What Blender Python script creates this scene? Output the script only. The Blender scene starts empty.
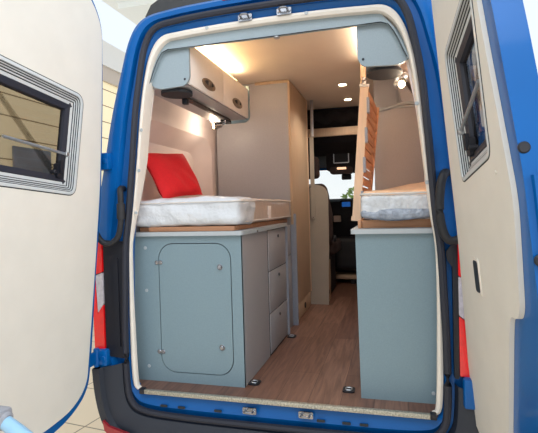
import bpy, bmesh, math, random
from mathutils import Vector, Matrix
random.seed(7)
PI = math.pi
sc = bpy.context.scene
COL = sc.collection

# ------------------------------------------------------------------ materials
def lin(c):
    def f(v):
        v /= 255.0
        return v/12.92 if v <= .04045 else ((v+.055)/1.055)**2.4
    return (f(c[0]), f(c[1]), f(c[2]), 1.0)

def mat(name, rgb, rough=.5, metal=0.0, noise=0.0, nscale=20.0, bump=0.0, bscale=60.0,
        coat=0.0, spec=.5, emit=None, estr=0.0, trans=0.0, alpha=1.0, stretch=None):
    m = bpy.data.materials.new(name); m.use_nodes = True
    nt = m.node_tree; b = nt.nodes['Principled BSDF']
    c = lin(rgb)
    b.inputs['Base Color'].default_value = c
    b.inputs['Roughness'].default_value = rough
    b.inputs['Metallic'].default_value = metal
    b.inputs['Specular IOR Level'].default_value = spec
    b.inputs['Coat Weight'].default_value = coat
    b.inputs['Coat Roughness'].default_value = .08
    b.inputs['Transmission Weight'].default_value = trans
    b.inputs['Alpha'].default_value = alpha
    if emit:
        b.inputs['Emission Color'].default_value = lin(emit)
        b.inputs['Emission Strength'].default_value = estr
    if noise or bump:
        tc = nt.nodes.new('ShaderNodeTexCoord')
        src = tc.outputs['Object']
        if stretch:
            mp = nt.nodes.new('ShaderNodeMapping'); mp.inputs['Scale'].default_value = stretch
            nt.links.new(src, mp.inputs['Vector']); src = mp.outputs['Vector']
        if noise:
            n = nt.nodes.new('ShaderNodeTexNoise'); n.inputs['Scale'].default_value = nscale
            n.inputs['Detail'].default_value = 5
            nt.links.new(src, n.inputs['Vector'])
            r = nt.nodes.new('ShaderNodeValToRGB')
            r.color_ramp.elements[0].position = .3; r.color_ramp.elements[1].position = .7
            r.color_ramp.elements[0].color = tuple(c[i]*(1-noise) for i in range(3))+(1,)
            r.color_ramp.elements[1].color = tuple(min(1, c[i]*(1+noise)) for i in range(3))+(1,)
            nt.links.new(n.outputs['Fac'], r.inputs['Fac'])
            nt.links.new(r.outputs['Color'], b.inputs['Base Color'])
        if bump:
            n2 = nt.nodes.new('ShaderNodeTexNoise'); n2.inputs['Scale'].default_value = bscale
            n2.inputs['Detail'].default_value = 3
            nt.links.new(src, n2.inputs['Vector'])
            bp = nt.nodes.new('ShaderNodeBump'); bp.inputs['Strength'].default_value = bump
            bp.inputs['Distance'].default_value = .01
            nt.links.new(n2.outputs['Fac'], bp.inputs['Height'])
            nt.links.new(bp.outputs['Normal'], b.inputs['Normal'])
    return m

def wood_floor():
    m = bpy.data.materials.new('wood_vinyl'); m.use_nodes = True
    nt = m.node_tree; b = nt.nodes['Principled BSDF']; L = nt.links
    tc = nt.nodes.new('ShaderNodeTexCoord')
    mp = nt.nodes.new('ShaderNodeMapping'); mp.inputs['Rotation'].default_value = (0, 0, PI/2)
    L.new(tc.outputs['Object'], mp.inputs['Vector'])
    br = nt.nodes.new('ShaderNodeTexBrick')
    br.inputs['Scale'].default_value = 1.0
    br.inputs['Brick Width'].default_value = 1.1; br.inputs['Row Height'].default_value = .155
    br.inputs['Mortar Size'].default_value = .0012; br.offset = .37
    br.inputs['Color1'].default_value = lin((142, 110, 95)); br.inputs['Color2'].default_value = lin((118, 86, 73))
    br.inputs['Mortar'].default_value = lin((70, 50, 43))
    L.new(mp.outputs['Vector'], br.inputs['Vector'])
    mp2 = nt.nodes.new('ShaderNodeMapping'); mp2.inputs['Scale'].default_value = (26, 2.2, 1)
    L.new(tc.outputs['Object'], mp2.inputs['Vector'])
    n = nt.nodes.new('ShaderNodeTexNoise'); n.inputs['Scale'].default_value = 1.6
    n.inputs['Detail'].default_value = 7; n.inputs['Distortion'].default_value = .9
    L.new(mp2.outputs['Vector'], n.inputs['Vector'])
    r = nt.nodes.new('ShaderNodeValToRGB')
    r.color_ramp.elements[0].position = .3; r.color_ramp.elements[1].position = .72
    r.color_ramp.elements[0].color = (.48, .42, .40, 1); r.color_ramp.elements[1].color = (1.2, 1.14, 1.1, 1)
    L.new(n.outputs['Fac'], r.inputs['Fac'])
    mx = nt.nodes.new('ShaderNodeMix'); mx.data_type = 'RGBA'; mx.blend_type = 'MULTIPLY'
    mx.inputs['Factor'].default_value = .85
    L.new(br.outputs['Color'], mx.inputs['A']); L.new(r.outputs['Color'], mx.inputs['B'])
    L.new(mx.outputs['Result'], b.inputs['Base Color'])
    b.inputs['Roughness'].default_value = .42
    return m

def tiles():
    m = bpy.data.materials.new('showroom_tile'); m.use_nodes = True
    nt = m.node_tree; b = nt.nodes['Principled BSDF']; L = nt.links
    tc = nt.nodes.new('ShaderNodeTexCoord')
    mp = nt.nodes.new('ShaderNodeMapping'); mp.inputs['Rotation'].default_value = (0, 0, .12)
    L.new(tc.outputs['Object'], mp.inputs['Vector'])
    br = nt.nodes.new('ShaderNodeTexBrick'); br.offset = 0
    br.inputs['Scale'].default_value = 1.0
    br.inputs['Brick Width'].default_value = .6; br.inputs['Row Height'].default_value = .6
    br.inputs['Mortar Size'].default_value = .006
    br.inputs['Color1'].default_value = lin((252, 234, 208)); br.inputs['Color2'].default_value = lin((248, 228, 202))
    br.inputs['Mortar'].default_value = lin((150, 132, 114))
    L.new(mp.outputs['Vector'], br.inputs['Vector']); L.new(br.outputs['Color'], b.inputs['Base Color'])
    b.inputs['Roughness'].default_value = .35
    return m

def stripes(name, a, bcol, period, frac, axis='Z', emit=0.0):
    m = bpy.data.materials.new(name); m.use_nodes = True
    nt = m.node_tree; b = nt.nodes['Principled BSDF']; L = nt.links
    tc = nt.nodes.new('ShaderNodeTexCoord'); sp = nt.nodes.new('ShaderNodeSeparateXYZ')
    L.new(tc.outputs['Object'], sp.inputs[0])
    md = nt.nodes.new('ShaderNodeMath'); md.operation = 'DIVIDE'; md.inputs[1].default_value = period
    L.new(sp.outputs[axis], md.inputs[0])
    fr = nt.nodes.new('ShaderNodeMath'); fr.operation = 'FRACT'; L.new(md.outputs[0], fr.inputs[0])
    lt = nt.nodes.new('ShaderNodeMath'); lt.operation = 'LESS_THAN'; lt.inputs[1].default_value = frac
    L.new(fr.outputs[0], lt.inputs[0])
    mx = nt.nodes.new('ShaderNodeMix'); mx.data_type = 'RGBA'
    mx.inputs['A'].default_value = lin(a); mx.inputs['B'].default_value = lin(bcol)
    L.new(lt.outputs[0], mx.inputs['Factor'])
    L.new(mx.outputs['Result'], b.inputs['Base Color'])
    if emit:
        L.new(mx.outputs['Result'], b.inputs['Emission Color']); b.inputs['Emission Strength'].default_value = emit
    b.inputs['Roughness'].default_value = .6
    return m

def tinted_glass(name, tint, gloss=.12):
    m = bpy.data.materials.new(name); m.use_nodes = True
    nt = m.node_tree; L = nt.links
    for n in list(nt.nodes):
        if n.type == 'BSDF_PRINCIPLED': nt.nodes.remove(n)
    out = [n for n in nt.nodes if n.type == 'OUTPUT_MATERIAL'][0]
    t = nt.nodes.new('ShaderNodeBsdfTransparent'); t.inputs['Color'].default_value = tint+(1,)
    g = nt.nodes.new('ShaderNodeBsdfGlossy'); g.inputs['Roughness'].default_value = .03
    lw = nt.nodes.new('ShaderNodeLayerWeight'); lw.inputs['Blend'].default_value = .5
    pw = nt.nodes.new('ShaderNodeMath'); pw.operation = 'POWER'; pw.inputs[1].default_value = 4.0
    L.new(lw.outputs['Facing'], pw.inputs[0])
    ad = nt.nodes.new('ShaderNodeMath'); ad.operation = 'MULTIPLY_ADD'; ad.inputs[1].default_value = .5; ad.inputs[2].default_value = .03
    L.new(pw.outputs[0], ad.inputs[0])
    mx = nt.nodes.new('ShaderNodeMixShader'); L.new(ad.outputs[0], mx.inputs['Fac'])
    L.new(t.outputs[0], mx.inputs[1]); L.new(g.outputs[0], mx.inputs[2]); L.new(mx.outputs[0], out.inputs['Surface'])
    return m

M = dict(
    blue=mat('van_blue_paint', (0, 90, 164), .35, coat=.22, noise=.06, nscale=3, spec=.25),
    seal=mat('rubber_seal', (34, 38, 52), .55, bump=.1),
    black=mat('black_plastic', (20, 23, 34), .5, bump=.1),
    bumper=mat('bumper_plastic', (40, 46, 58), .6, bump=.15, bscale=300),
    trimwhite=mat('cream_trim', (226, 220, 212), .5, noise=.03),
    grey=mat('daylit_grey_laminate', (124, 147, 158), .5, noise=.05, nscale=180),  # silver-grey furniture laminate with the blue of daylight put into its colour
    greylight=mat('pale_blue_grey_laminate', (146, 162, 172), .5, noise=.05, nscale=180),
    greyside=mat('indoor_grey_laminate', (168, 167, 172), .5, noise=.05, nscale=180),  # same furniture laminate, its colour toned for faces under interior light
    lilac=mat('pale_lilac_grey_laminate', (150, 156, 170), .5, noise=.05, nscale=120),
    lip=mat('grey_edge_strip', (176, 184, 190), .4, noise=.03),
    line=mat('dark_gap_gasket', (36, 42, 50), .7, noise=.02),
    door=mat('cream_door_lining', (222, 219, 212), .6, noise=.025, nscale=8, bump=.05, bscale=300),
    wall=mat('cream_wall_lining', (230, 216, 214), .65, noise=.03, nscale=8),
    ceil=mat('ceiling_panel', (226, 212, 198), .6, noise=.03, nscale=5),
    locker=mat('white_locker_front', (244, 240, 236), .4, noise=.02),
    brass=mat('brushed_bronze', (150, 136, 122), .35, .8, noise=.1),
    chrome=mat('chrome', (160, 162, 168), .25, 1.0, noise=.04),
    frame=mat('pale_window_profile', (200, 206, 210), .35, noise=.03, coat=.3),
    alu=mat('aluminium', (186, 190, 196), .38, .9, noise=.08, nscale=60),
    tread=mat('tread_plate', (186, 184, 172), .4, .7, noise=.4, nscale=120, bump=.5, bscale=160),
    wood=mat('plywood_brown', (172, 124, 92), .6, noise=.12, nscale=6, stretch=(1, 8, 8)),
    partition=mat('grey_beige_laminate', (172, 164, 152), .55, noise=.04, nscale=8),
    tray=mat('light_plywood', (206, 152, 114), .6, noise=.1, nscale=6, stretch=(1, 8, 8)),
    beech=mat('beech_wood', (228, 198, 170), .55, noise=.08, nscale=5, stretch=(8, 8, 1)),
    beechdark=mat('beech_slat_wood', (208, 154, 116), .55, noise=.12, nscale=6, stretch=(8, 1, 8)),
    warmtan=mat('warm_tan_laminate', (190, 164, 136), .5, noise=.05, nscale=6, stretch=(8, 8, 1)),  # tan laminate; on the wardrobe's aisle side the tan is painted warm lamplight
    red=mat('red_cotton', (216, 26, 34), .85, noise=.05, nscale=90, bump=.2, bscale=240),
    fabric=mat('white_mattress_fabric', (214, 219, 226), .6, noise=.05, nscale=10, bump=.9, bscale=30, coat=.35),
    fabricside=mat('ribbed_beige_mattress_side', (206, 186, 172), .5, noise=.12, nscale=10, stretch=(1, 12, 1.5), coat=.4, bump=.4, bscale=18),
    piping=mat('mattress_piping', (214, 210, 206), .6, noise=.04),
    wrap=mat('crumpled_plastic_film', (206, 211, 218), .25, noise=.12, nscale=30, bump=1.0, bscale=46, coat=.5, spec=.7),
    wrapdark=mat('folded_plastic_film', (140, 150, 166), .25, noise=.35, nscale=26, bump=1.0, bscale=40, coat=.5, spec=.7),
    wraptan=mat('tan_film', (222, 184, 150), .3, noise=.12, nscale=14, bump=.8, bscale=30, coat=.4),
    tag=mat('white_tag', (236, 226, 222), .7, noise=.02),
    seat=mat('dark_seat_cloth', (62, 48, 48), .85, noise=.15, nscale=60),
    cab=mat('cab_black_plastic', (30, 30, 36), .6, noise=.1),
    headliner=mat('black_headliner', (34, 31, 36), .9, noise=.1),
    screen=mat('screen_glow', (20, 60, 120), .2, noise=.6, nscale=24, emit=(40, 120, 220), estr=.35),
    redlens=mat('red_lens', (214, 16, 24), .18, noise=.1, nscale=30, coat=.8, emit=(255, 30, 30), estr=.12),
    clearlens=mat('clear_lens', (196, 192, 202), .15, noise=.15, nscale=60, coat=.8),
    redrefl=mat('red_reflector', (150, 34, 46), .3, noise=.1, coat=.4),
    lamp=mat('lamp_glow', (255, 230, 190), .4, noise=.01, emit=(255, 214, 150), estr=25),
    spot=mat('spotlight_glow', (255, 236, 210), .4, noise=.01, emit=(255, 226, 184), estr=9),
    led=mat('led_glow', (255, 232, 190), .4, noise=.01, emit=(255, 216, 152), estr=9),
    dimled=mat('map_light_glow', (255, 220, 190), .4, noise=.01, emit=(255, 200, 160), estr=1.2),
    tent=mat('black_roof_shell', (44, 46, 50), .45, noise=.1, coat=.2),
    glass=tinted_glass('tinted_window_glass', (.60, .57, .54), 0),
    clear=tinted_glass('clear_glass', (.95, .97, .97), .02),
    floor=wood_floor(), tile=tiles(),
    siding=stripes('pale_emissive_siding', (232, 220, 184), (128, 112, 84), .27, .06, 'Z', emit=.45),  # emission added so the siding looks overexposed by daylight
    rail=stripes('slotted_rail', (96, 84, 78), (30, 28, 28), .02, .5, 'Y'),
    poster=mat('grey_blue_poster', (136, 146, 158), .6, noise=.25, nscale=3),
    white=mat('showroom_white', (240, 240, 238), .7, noise=.01),
    shade=mat('showroom_grey_beige', (208, 196, 184), .7, noise=.02),
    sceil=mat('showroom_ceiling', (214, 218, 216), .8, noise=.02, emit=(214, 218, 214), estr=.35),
    leaf=mat('leaf_green', (120, 142, 66), .6, noise=.4, nscale=9),
    bark=mat('stem_brown', (92, 74, 54), .8, noise=.2),
    pole=mat('pale_blue_pole', (150, 196, 228), .35, noise=.08, nscale=6, coat=.4),
    clamp=mat('grey_clamp', (150, 152, 160), .5, noise=.06),
    paper=mat('pale_paper', (210, 190, 178), .7, noise=.05),
    hose=mat('rubber_conduit', (30, 32, 38), .6, bump=.2),
)

# ------------------------------------------------------------------ mesh builder
def rr(x0, x1, y0, y1, r, n=6):
    """rounded rectangle outline, counter-clockwise; r single or (bl, br, tr, tl)"""
    if not isinstance(r, (tuple, list)): r = (r,)*4
    out = []
    for (cx, cy, a0, q) in ((x0, y0, PI, r[0]), (x1, y0, 1.5*PI, r[1]), (x1, y1, 0, r[2]), (x0, y1, .5*PI, r[3])):
        if q <= 0: out.append((cx, cy)); continue
        ccx = cx+q if cx == x0 else cx-q
        ccy = cy+q if cy == y0 else cy-q
        for i in range(n+1):
            a = a0+(PI/2)*i/n
            out.append((ccx+q*math.cos(a), ccy+q*math.sin(a)))
    return out

def roundpoly(pts, r, n=5):
    """round the corners of a polygon"""
    out = []; N = len(pts)
    for i in range(N):
        p = Vector(pts[i]); a = Vector(pts[i-1]); b = Vector(pts[(i+1) % N])
        rad = r[i] if isinstance(r, (list, tuple)) else r
        d1 = (a-p); d2 = (b-p)
        q = min(rad, d1.length*.49, d2.length*.49)
        if q <= 1e-5: out.append(tuple(p)); continue
        s = p+d1.normalized()*q; e = p+d2.normalized()*q
        for k in range(n+1):
            t = k/n
            out.append(tuple(s*(1-t)**2+p*2*t*(1-t)+e*t*t))
    return out

def inset(pts, d):
    """offset a CCW polygon inwards by d (approximate, per-vertex)"""
    N = len(pts); out = []
    for i in range(N):
        a = Vector(pts[i-1]); p = Vector(pts[i]); b = Vector(pts[(i+1) % N])
        e1 = (p-a); e2 = (b-p)
        if e1.length < 1e-7: e1 = e2
        if e2.length < 1e-7: e2 = e1
        n1 = Vector((-e1.y, e1.x)).normalized(); n2 = Vector((-e2.y, e2.x)).normalized()
        n = (n1+n2)
        n = n.normalized() if n.length > 1e-6 else n1
        k = max(.5, n.dot(n1))
        out.append(tuple(p+n*d/k))
    return out

XZ = lambda y: (lambda u, v, t: (u, y+t, v))       # polygon in X-Z, thickness +Y
YZ = lambda x: (lambda u, v, t: (x+t, u, v))
XY = lambda z: (lambda u, v, t: (u, v, z+t))

class B:
    def __init__(s): s.bm = bmesh.new()
    def box(s, x0, x1, y0, y1, z0, z1, bev=0.0, seg=2):
        b = bmesh.new()
        bmesh.ops.create_cube(b, size=1)
        for v in b.verts:
            v.co = Vector(((x0+x1)/2+v.co.x*(x1-x0), (y0+y1)/2+v.co.y*(y1-y0), (z0+z1)/2+v.co.z*(z1-z0)))
        if bev > 0:
            bmesh.ops.bevel(b, geom=b.edges[:], offset=bev, segments=seg, affect='EDGES', profile=.5)
        s._merge(b); return s
    def _merge(s, b):
        me = bpy.data.meshes.new('tmp'); b.to_mesh(me); b.free(); s.bm.from_mesh(me); bpy.data.meshes.remove(me)
    def prism(s, outer, fn, t0, t1, holes=()):
        b = bmesh.new(); edges = []
        for loop in [outer]+list(holes):
            vs = [b.verts.new((p[0], p[1], 0)) for p in loop]
            edges += [b.edges.new((vs[i], vs[(i+1) % len(vs)])) for i in range(len(vs))]
        if holes:
            bmesh.ops.triangle_fill(b, use_beauty=True, edges=edges)
        else:
            b.faces.new(b.verts[:])
        r = bmesh.ops.extrude_face_region(b, geom=b.faces[:])
        top = set(e for e in r['geom'] if isinstance(e, bmesh.types.BMVert))
        for v in b.verts:
            v.co = Vector(fn(v.co.x, v.co.y, t1 if v in top else t0))
        bmesh.ops.recalc_face_normals(b, faces=b.faces[:])
        s._merge(b); return s
    def loft(s, loops, closed=True, cap=False):
        b = bmesh.new(); R = []
        for lp in loops: R.append([b.verts.new(p) for p in lp])
        n = len(R[0])
        for i in range(len(R)-1):
            for j in range(n if closed else n-1):
                k = (j+1) % n
                b.faces.new((R[i][j], R[i][k], R[i+1][k], R[i+1][j]))
        if cap: b.faces.new(R[0][::-1]); b.faces.new(R[-1])
        bmesh.ops.recalc_face_normals(b, faces=b.faces[:])
        s._merge(b); return s
    def tube(s, pts, r, n=10, cap=True, closed=False):
        pts = [Vector(p) for p in pts]; loops = []; N = len(pts)
        up = None
        for i, p in enumerate(pts):
            if closed: t = pts[(i+1) % N]-pts[i-1]
            else: t = pts[min(i+1, N-1)]-pts[max(i-1, 0)]
            t.normalize()
            if up is None:
                up = Vector((0, 0, 1)) if abs(t.z) < .9 else Vector((1, 0, 0))
            a = t.cross(up)
            if a.length < 1e-5: a = t.orthogonal()
            a.normalize(); bb = t.cross(a).normalized(); up = -bb if False else up
            rad = r[i] if isinstance(r, (list, tuple)) else r
            loops.append([p+a*rad*math.cos(2*PI*k/n)+bb*rad*math.sin(2*PI*k/n) for k in range(n)])
        if closed: loops.append(loops[0])
        s.loft(loops, True, cap and not closed); return s
    def cyl(s, c, axis, r, h, n=20, bev=0.0, r2=None):
        """cylinder starting at c, extending h along axis; small rounded rim"""
        a = Vector(axis).normalized(); c = Vector(c)
        r2 = r if r2 is None else r2
        prof = [(r, 0), (r2, h)] if bev <= 0 else [(r-bev, 0), (r, bev), (r2, h-bev), (r2-bev, h)]
        u = a.orthogonal().normalized(); w = a.cross(u)
        s.loft([[c+a*q+(u*math.cos(2*PI*k/n)+w*math.sin(2*PI*k/n))*p for k in range(n)] for p, q in prof], True, True)
        return s
    def ball(s, c, r, sx=1, sy=1, sz=1, n=16):
        b = bmesh.new(); bmesh.ops.create_uvsphere(b, u_segments=n, v_segments=n//2+2, radius=r)
        for v in b.verts: v.co = Vector((c[0]+v.co.x*sx, c[1]+v.co.y*sy, c[2]+v.co.z*sz))
        s._merge(b); return s
    def done(s, name, m, parent=None, smooth=True, kind=None, label=None, wn=False):
        me = bpy.data.meshes.new(name)
        bmesh.ops.remove_doubles(s.bm, verts=s.bm.verts[:], dist=1e-6)
        s.bm.to_mesh(me); s.bm.free()
        if smooth:
            for p in me.polygons: p.use_smooth = True
            try: me.set_sharp_from_angle(angle=math.radians(38))
            except Exception: pass
        me.materials.append(M[m] if isinstance(m, str) else m)
        o = bpy.data.objects.new(name, me); COL.objects.link(o)
        if parent is not None:
            o.parent = parent
            if parent.type == 'EMPTY':
                o.matrix_parent_inverse = Matrix.Translation(-Vector(parent.location))
        if kind: o['kind'] = kind
        if label: o['label'] = label
        return o

def thing(name, label, cat, loc=(0, 0, 0), group=None):
    o = bpy.data.objects.new(name, None); COL.objects.link(o)
    o.location = loc; o.empty_display_size = .05
    o['label'] = label; o['category'] = cat
    if group: o['group'] = group
    return o

def tag(o, label, cat, group=None):
    o['label'] = label; o['category'] = cat
    if group: o['group'] = group
    return o

def dup(root, loc, label=None):
    r = root.copy(); COL.objects.link(r); r.location = loc
    if label: r['label'] = label
    for ch in list(root.children):
        c = ch.copy(); COL.objects.link(c); c.parent = r; c.matrix_parent_inverse = ch.matrix_parent_inverse.copy()
        for g in ch.children:
            d = g.copy(); COL.objects.link(d); d.parent = c; d.matrix_parent_inverse = g.matrix_parent_inverse.copy()
    return r

def catmull(pts, per=5):
    out = []; N = len(pts)
    for i in range(N-1):
        p0 = Vector(pts[max(i-1, 0)]); p1 = Vector(pts[i]); p2 = Vector(pts[i+1]); p3 = Vector(pts[min(i+2, N-1)])
        for k in range(per):
            t = k/per
            out.append(.5*((2*p1)+(p2-p0)*t+(2*p0-5*p1+4*p2-p3)*t*t+(3*p1-p0-3*p2+p3)*t**3))
    out.append(Vector(pts[-1]))
    return out

# ------------------------------------------------------------------ van contour loops (X,Z right half, bottom -> top)
SEAL = [(0, -.125), (.45, -.122), (.69, -.107), (.770, -.06), (.793, .05), (.794, .3), (.786, .55), (.776, .76), (.755, .93),
        (.710, 1.40), (.672, 1.63), (.635, 1.785), (.573, 1.866), (.45, 1.887), (.25, 1.897), (0, 1.90)]
OUTR = [(0, -.30), (.5, -.30), (.80, -.285), (.925, -.2), (.985, 0), (1.00, .3), (1.005, .55), (.995, .80), (.97, 1.0),
        (.885, 1.40), (.81, 1.66), (.745, 1.85), (.66, 1.94), (.5, 1.968), (.25, 1.98), (0, 1.985)]
JAMB = [(0, -.03), (.45, -.03), (.68, -.028), (.748, -.01), (.778, .05), (.784, .3), (.779, .55), (.770, .76), (.748, .93),
        (.698, 1.40), (.660, 1.63), (.617, 1.763), (.555, 1.832), (.45, 1.846), (.25, 1.854), (0, 1.857)]
INNR = [(0, -.0), (.45, 0), (.67, 0), (.730, .005), (.748, .05), (.756, .3), (.760, .55), (.756, .76), (.732, .93),
        (.677, 1.40), (.640, 1.615), (.597, 1.735), (.535, 1.800), (.45, 1.812), (.25, 1.82), (0, 1.823)]
hs, ho, hj, hi = [catmull(l) for l in (SEAL, OUTR, JAMB, INNR)]
def dxz(z): return -.010*max(0, min(1, (1.25-z)/.4))      # the opening sits a little to the left low down
def full(h):       # closed loop, CCW seen from -Y : right side up, then left side down
    return [(p.x+dxz(p.y)+(.010*max(0, min(1, (p.y-1.3)/.3)) if p.x > .45 else 0), p.y) for p in h]+[(-p.x+dxz(p.y), p.y) for p in h[-2:0:-1]]
LS, LO, LJ, LI = full(hs), full(ho), full(hj), full(hi)
def mixloop(a, b, t, y): return [(p[0]*(1-t)+q[0]*t, y, p[1]*(1-t)+q[1]*t) for p, q in zip(a, b)]
def at_y(a, y): return [(p[0], y, p[1]) for p in a]

# ================================================================== THE VAN
van = thing('camper_van', 'blue high-roof camper van seen from behind with both rear doors open', 'van', (0, 0, -.68))
def widen(a, w): return [(x+(math.copysign(w*min(1, max(0, (z-.8)/.4)), x) if z < 1.93 and abs(x) > .4 else 0), z) for x, z in a]
LW = widen(LO, .07)
b = B()
b.loft([at_y(LO, .08), at_y(LW, .35), at_y(LW, 4.1), [(p[0]*.97, 4.25, .85+(p[1]-.85)*.94) for p in LW]])
# front wall with the windscreen opening, bonnet in front
outl = [(p[0]*.97, .85+(p[1]-.85)*.94) for p in LW]
b.prism(outl, XZ(4.25), 0, .02, holes=[rr(-.80, .80, .98, 1.44, .08)])
b.prism(rr(-.95, .95, 4.27, 5.0, (.0, .0, .25, .25)), XY(-.1), 0, .88)
b.done('body_shell', 'blue', van)
b = B()
b.loft([at_y(LO, .09), mixloop(LO, LS, .03, .045), mixloop(LO, LS, .10, .015), mixloop(LO, LS, .3, 0), mixloop(LO, LS, .55, .004),
        mixloop(LO, LS, .62, .03), mixloop(LO, LS, .9, .035), mixloop(LO, LS, 1.0, .03),
        mixloop(LS, LJ, .35, .012), mixloop(LS, LJ, .7, .02), mixloop(LS, LJ, 1.0, .03), mixloop(LS, LJ, 1.03, .07)])
# pressed ribs and drain slots of the sill / header
b.done('rear_frame', 'blue', van)
b = B()
b.tube([(p[0], -.008, p[1]) for p in LS], .0165, 8, closed=True)
b.done('door_seal', 'seal', van)
# dark slots pressed into the sill
for x in (-.60, -.50, -.30, .22, .34, .42):
    bb = B(); bb.prism(rr(x-.02, x+.02, -.082, -.07, .004), lambda u, v, t: (u, .004-t+(.0 if True else 0), v), 0, .004)
    bb.done('sill_slot', 'line', van)
# cream trim around the opening (open at the bottom)
n0 = 3*5
trim_idx = list(range(n0, len(LS)-n0+1))
def sub(a): return [a[i] for i in trim_idx]
def rety(z):          # depth of the trim return: deeper in the upper part
    t = max(0, min(1, (z-.78)/.45)); return .030+.065*t*t*(3-2*t)
def ret(a): return [(x, rety(z), z) for x, z in a]
b = B()
b.loft([at_y(sub(LJ), .03), mixloop(sub(LJ), sub(LI), .15, .012), mixloop(sub(LJ), sub(LI), .5, .008), mixloop(sub(LJ), sub(LI), .9, .014),
        at_y(sub(LI), .022), ret(sub(LI))], closed=False)
tr = b.done('trim_1', 'trimwhite', None, kind='structure')
for (x, z) in ((-.703, 1.15), (-.682, 1.36), (-.728, .93), (.718, 1.03), (.682, 1.38), (-.30, 1.838), (.20, 1.842)):
    bb = B(); bb.cyl((x, .010, z), (0, -1, 0), .009, .004, 12, .0015)
    bb.done('trim_screw', 'lip', tr)

# bumper: one U-shaped dark moulding
b = B()
prof = []
hb = [(p.x, p.y) for p in hs]; 
idx = [i for i, p in enumerate(hs) if p.y < .16]
Lin = [(hs[i].x+.022*(1 if hs[i].x > .6 else hs[i].x/.6), hs[i].y-.016*(1 if hs[i].y < 0 else max(0, 1-hs[i].y/.1))) for i in idx]
Lout = [(ho[i].x*1.003, ho[i].y-.01) for i in idx]
def fullo(h): return [(-x, z) for x, z in h[::-1]]+h[1:]
Lin, Lout = fullo(Lin), fullo(Lout)
b.loft([at_y(Lin, .03), mixloop(Lin, Lout, .06, -.012), mixloop(Lin, Lout, .3, -.03), mixloop(Lin, Lout, .62, -.035), mixloop(Lin, Lout, .68, -.06),
        mixloop(Lin, Lout, .92, -.055), mixloop(Lin, Lout, 1.0, -.03), at_y(Lout, .4)], closed=False)
b.done('bumper', 'bumper', van)
for s, lab in ((-1, 'left'), (1, 'right')):
    bb = B(); bb.prism([(s*.915, -.150), (s*.88, -.178), (s*.765, -.205), (s*.765, -.255), (s*.85, -.248), (s*.905, -.20)], lambda u, v, t: (u, -.058-t-(0.02 if abs(u) < .95 else 0)+.02, v), 0, .018)
    bb.done('bumper_reflector', 'redrefl', van)
# black corner panels beside the lights
b = B()
b.prism(roundpoly([(-.925, .17), (-.80, .16), (-.80, .78), (-.925, .79)], .015), XZ(-.006), 0, .03)
b.prism(roundpoly([(-.865, .24), (-.835, .22), (-.835, .70), (-.865, .68)], .01), XZ(-.014), 0, .01)
b.done('corner_panel', 'black', van)
b = B()
b.prism(roundpoly([(.814, .17), (.834, .17), (.834, .79), (.814, .78)], .008), XZ(-.006), 0, .03)
b.prism(roundpoly([(.788, .725), (.815, .765), (.815, .655), (.792, .69)], .006), XZ(-.016), 0, .014)
b.done('corner_panel', 'black', van)
# tail lights: housing part with red and clear lenses as sub-parts
for s, xa, xb in ((-1, .93, .995), (1, .836, .93)):
    q = lambda pts: [(s*x, z) for x, z in pts]
    h = B(); h.prism(q(rr(xa-.003, xb+.003, .175, .785, .012)), XZ(0.0), 0, .05)
    hous = h.done('tail_light', 'black', van)
    lb = B(); lb.prism(roundpoly(q([(xa, .62), (xb, .60), (xb, .78), (xa, .78)]), .01), XZ(-.014), 0, .02); lb.done('red_lens', 'redlens', hous)
    lb = B(); lb.prism(roundpoly(q([(xa, .45), (xb-.03, .40), (xb-.022, .60), (xa, .617)]), .008), XZ(-.012), 0, .02); lb.done('clear_lens', 'clearlens', hous)
    lb = B(); lb.prism(roundpoly(q([(xa, .185), (xb-.005, .185), (xb, .597), (xb-.018, .597), (xb-.028, .395), (xa, .445)]), .006), XZ(-.014), 0, .02); lb.done('red_lens', 'redlens', hous)
# hinges
for s in (-1, 1):
    for (x, z) in ((.885, 1.205), (.935, .165)):
        b = B()
        b.box(s*x-.035, s*x+.03, -.035, .02, z-.045, z+.045, .012)
        b.cyl((s*(x+.035), -.03, z-.05), (0, 0, 1), .016, .10, 14, .004)
        b.box(min(s*(x+.03), s*(x+.05)), max(s*(x+.03), s*(x+.05)), -.12, -.02, z-.035, z+.035, .008)
        b.cyl((s*(x-.01), -.034, z), (0, -1, 0), .014, .008, 12, .003)
        b.done('door_hinge', 'blue', van)
b = B(); b.box(.845, .92, -.05, .0, .055, .185, .012); b.done('door_hinge', 'blue', van)
# wiring conduits
def smooth_path(pts, per=6): return [tuple(p) for p in catmull(pts, per)]
b = B()
b.tube(smooth_path([(-.81, .03, 1.06), (-.792, -.03, 1.055), (-.786, -.04, 1.0), (-.79, -.04, .88), (-.815, -.04, .80), (-.87, -.05, .773), (-.92, -.06, .82), (-.94, -.08, .95)]), .0155, 10)
b.tube([(-.786, -.04, .98), (-.787, -.04, .90)], .021, 12)
b.done('wiring_conduit', 'hose', van)
b = B()
b.tube(smooth_path([(.80, .03, 1.07), (.785, -.02, 1.06), (.768, -.04, 1.0), (.764, -.045, .87), (.79, -.05, .785), (.84, -.05, .785), (.88, -.06, .85)]), .019, 10)
b.done('wiring_conduit', 'hose', van)
# strikers
def striker(x, z, y=-.012):
    b = B(); b.prism(rr(x-.035, x+.035, z-.016, z+.016, .006), XZ(y), 0, .006)
    b.tube(smooth_path([(x-.018, y, z), (x-.018, y-.022, z+.004), (x+.0, y-.028, z+.006), (x+.018, y-.022, z+.004), (x+.018, y, z)]), .005, 8)
    for dx in (-.027, .027): b.cyl((x+dx, y, z), (0, -1, 0), .006, .005, 10, .001)
    b.done('latch_striker', 'chrome', van)
striker(-.098, 1.858, .0); striker(.095, 1.863, .0); striker(-.129, -.055); striker(.151, -.05)
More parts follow.
